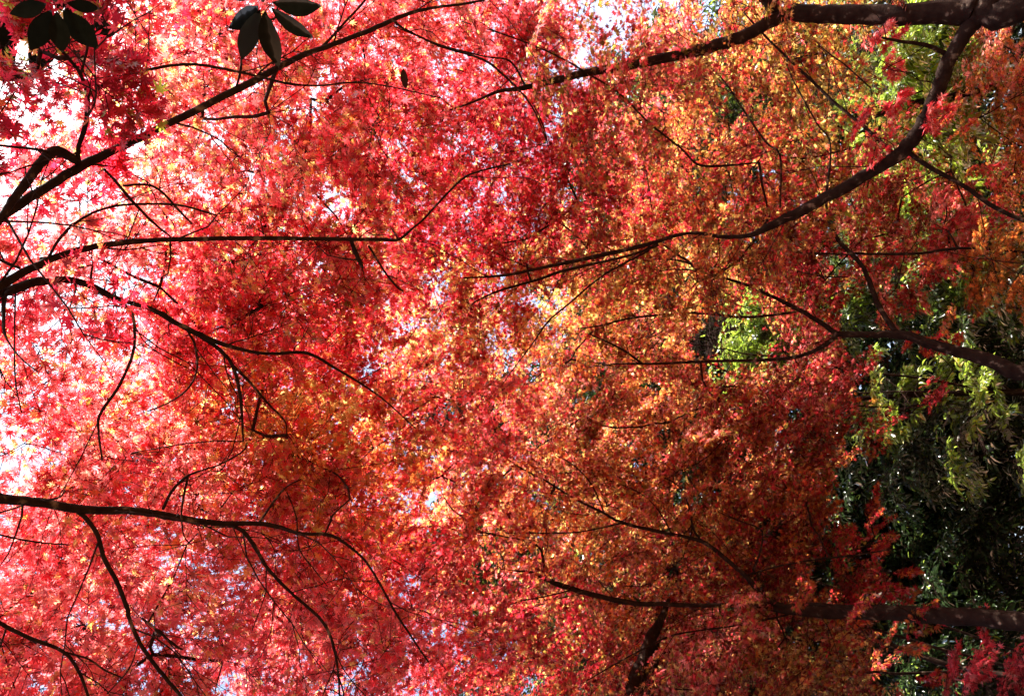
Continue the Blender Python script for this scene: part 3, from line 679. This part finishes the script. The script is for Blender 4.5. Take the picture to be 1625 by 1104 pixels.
# far evergreen wood that closes the view: one mass nobody could count
def far_wood():
    n = 75000
    x = rng.uniform(-36, 36, n); y = rng.uniform(28, 40, n)
    hh = 14+2.0*np.sin(x*.35)+1.4*np.sin(x*.9+2)
    z = np.array([gz(v) for v in y])+hh*rng.random(n)**.8
    pos = np.stack([x, y, z], 1); d = rng.normal(0, 1, (n, 3)); d[:, 2] -= .5; nn = rng.normal(0, .6, (n, 3)); nn[:, 2] += 1
    pg = rng.choice([PK.index('dgre'), PK.index('mgre')], n, p=[.8, .2]); c = PV[pg]*rng.uniform(.6, 1.4, (n, 1))
    o = build_leaves('far_wood', pos, d, nn, rng.uniform(.2, .4, n), c, T_OVAL, EVER_LEAF, None, np.zeros(3))
    o['kind'] = 'stuff'; o['label'] = 'dark far-off evergreen wood closing the view beyond the trees'; o['category'] = 'wood'
far_wood()

# ------------------------------------------------------------------ tree with big leathery leaves in whorls, top left
def whorl_tree():
    e = bpy.data.objects.new('large_leaved_tree', None); COL.objects.link(e)
    base = np.array([3.0, -.2, 0.0]); e.location = base
    e['label'] = 'tree with big dark oval leaves in whorls, hanging in at the top left corner'; e['category'] = 'tree'
    c1 = P(88, 2, 2.6); c2 = P(418, 2, 2.6); c3 = P(-90, -60, 2.7)
    tp = catmull(np.array([base, base+[-.05, 0, 1.2], base+[-.2, .1, 2.4], base+[-.6, .3, 3.4]]), 5)
    t = Tubes(); t.add(tp, np.linspace(.09, .04, len(tp)), 8, .06); t.build('trunk', EBARK, e, base)
    for c in (c1, c2, c3):
        a = tp[-4]; p = catmull(np.array([a, a*.6+c*.4+np.array([.1, 0, .15]), c*.85+a*.15+np.array([0, 0, .1]), c]), 6)
        t = Tubes(); t.add(p, np.linspace(.018, .006, len(p)), 6, .05); t.build('branch', EBARK, e, base)
    tv, tf = oval_template(.44)
    def whorl(c, leaves):
        pos = []; dv = []; nn = []; sz = []
        for px, py, dz in leaves:      # each leaf from the whorl centre towards its tip
            tip = P(px, py, np.linalg.norm(c-CAM)+dz); v = tip-c; pos.append(c+norm(v)*.025); dv.append(v); nn.append(np.array([0, 0, 1.0])+rng.normal(0, .25, 3)); sz.append(np.linalg.norm(v)-.02)
        n = len(pos); col = np.tile([.005, .006, .004], (n, 1))*rng.uniform(.7, 1.4, (n, 1))
        xs = np.linspace(0, 1, 12); wv = np.array([0, .3, .55, .75, .9, .98, 1, .95, .82, .6, .32, 0])
        v = []; 
        for x_, w_ in zip(xs, wv):
            for k in (-1, -.5, 0, .5, 1): v.append((x_, k*w_*.25, .035*abs(k)*w_-.10*x_*x_+.006*math.sin(9*x_*3+k)))
        f = []
        for i in range(11):
            for k in range(4):
                a0 = i*5+k; f += [(a0, a0+5, a0+6), (a0, a0+6, a0+1)]
        build_leaves('leaf_whorl', np.array(pos), np.array(dv), np.array(nn), np.array(sz), col, (np.array(v), np.array(f)), BIG_LEAF, e, base)
    whorl(c1, [(50,78,.02),(98,82,-.02),(150,74,.03),(22,22,.05),(155,14,.0),(60,-60,.03),(120,-65,.0),(10,-20,.02)])
    whorl(c2, [(382,92,.03),(436,106,-.03),(492,64,.0),(505,16,.04),(372,45,.08),(455,-60,.03),(400,-70,.0),(350,-20,.02)])
    # unseen whorls added above the picture's edge to shade the maple leaves below
    for k in range(26):
        c = P(70, 120, 4.0)+SV*rng.uniform(1.3, 2.0)+rng.normal(0, .26, 3)
        px, py, dz = project(c)
        if py > -70: c = c+np.array([.25, 0, 0])
        px, py, dz = project(c); a_ = rng.uniform(0, 6)
        whorl(c, [(px+95*math.cos(a_+j*.9), py+95*math.sin(a_+j*.9), rng.uniform(-.05, .08)) for j in range(7)])
        if k % 3 == 0:
            a = tp[-2]; p = catmull(np.array([a, a*.5+c*.5+np.array([.1, 0, .2]), c]), 6)
            t = Tubes(); t.add(p, np.linspace(.014, .005, len(p)), 6, .05); t.build('branch', EBARK, e, base)
    whorl(c3, [(-60,0,0),(-130,-10,0),(-150,-90,.02),(-60,-130,0),(-20,-60,.03)])
whorl_tree()
print('DONE')
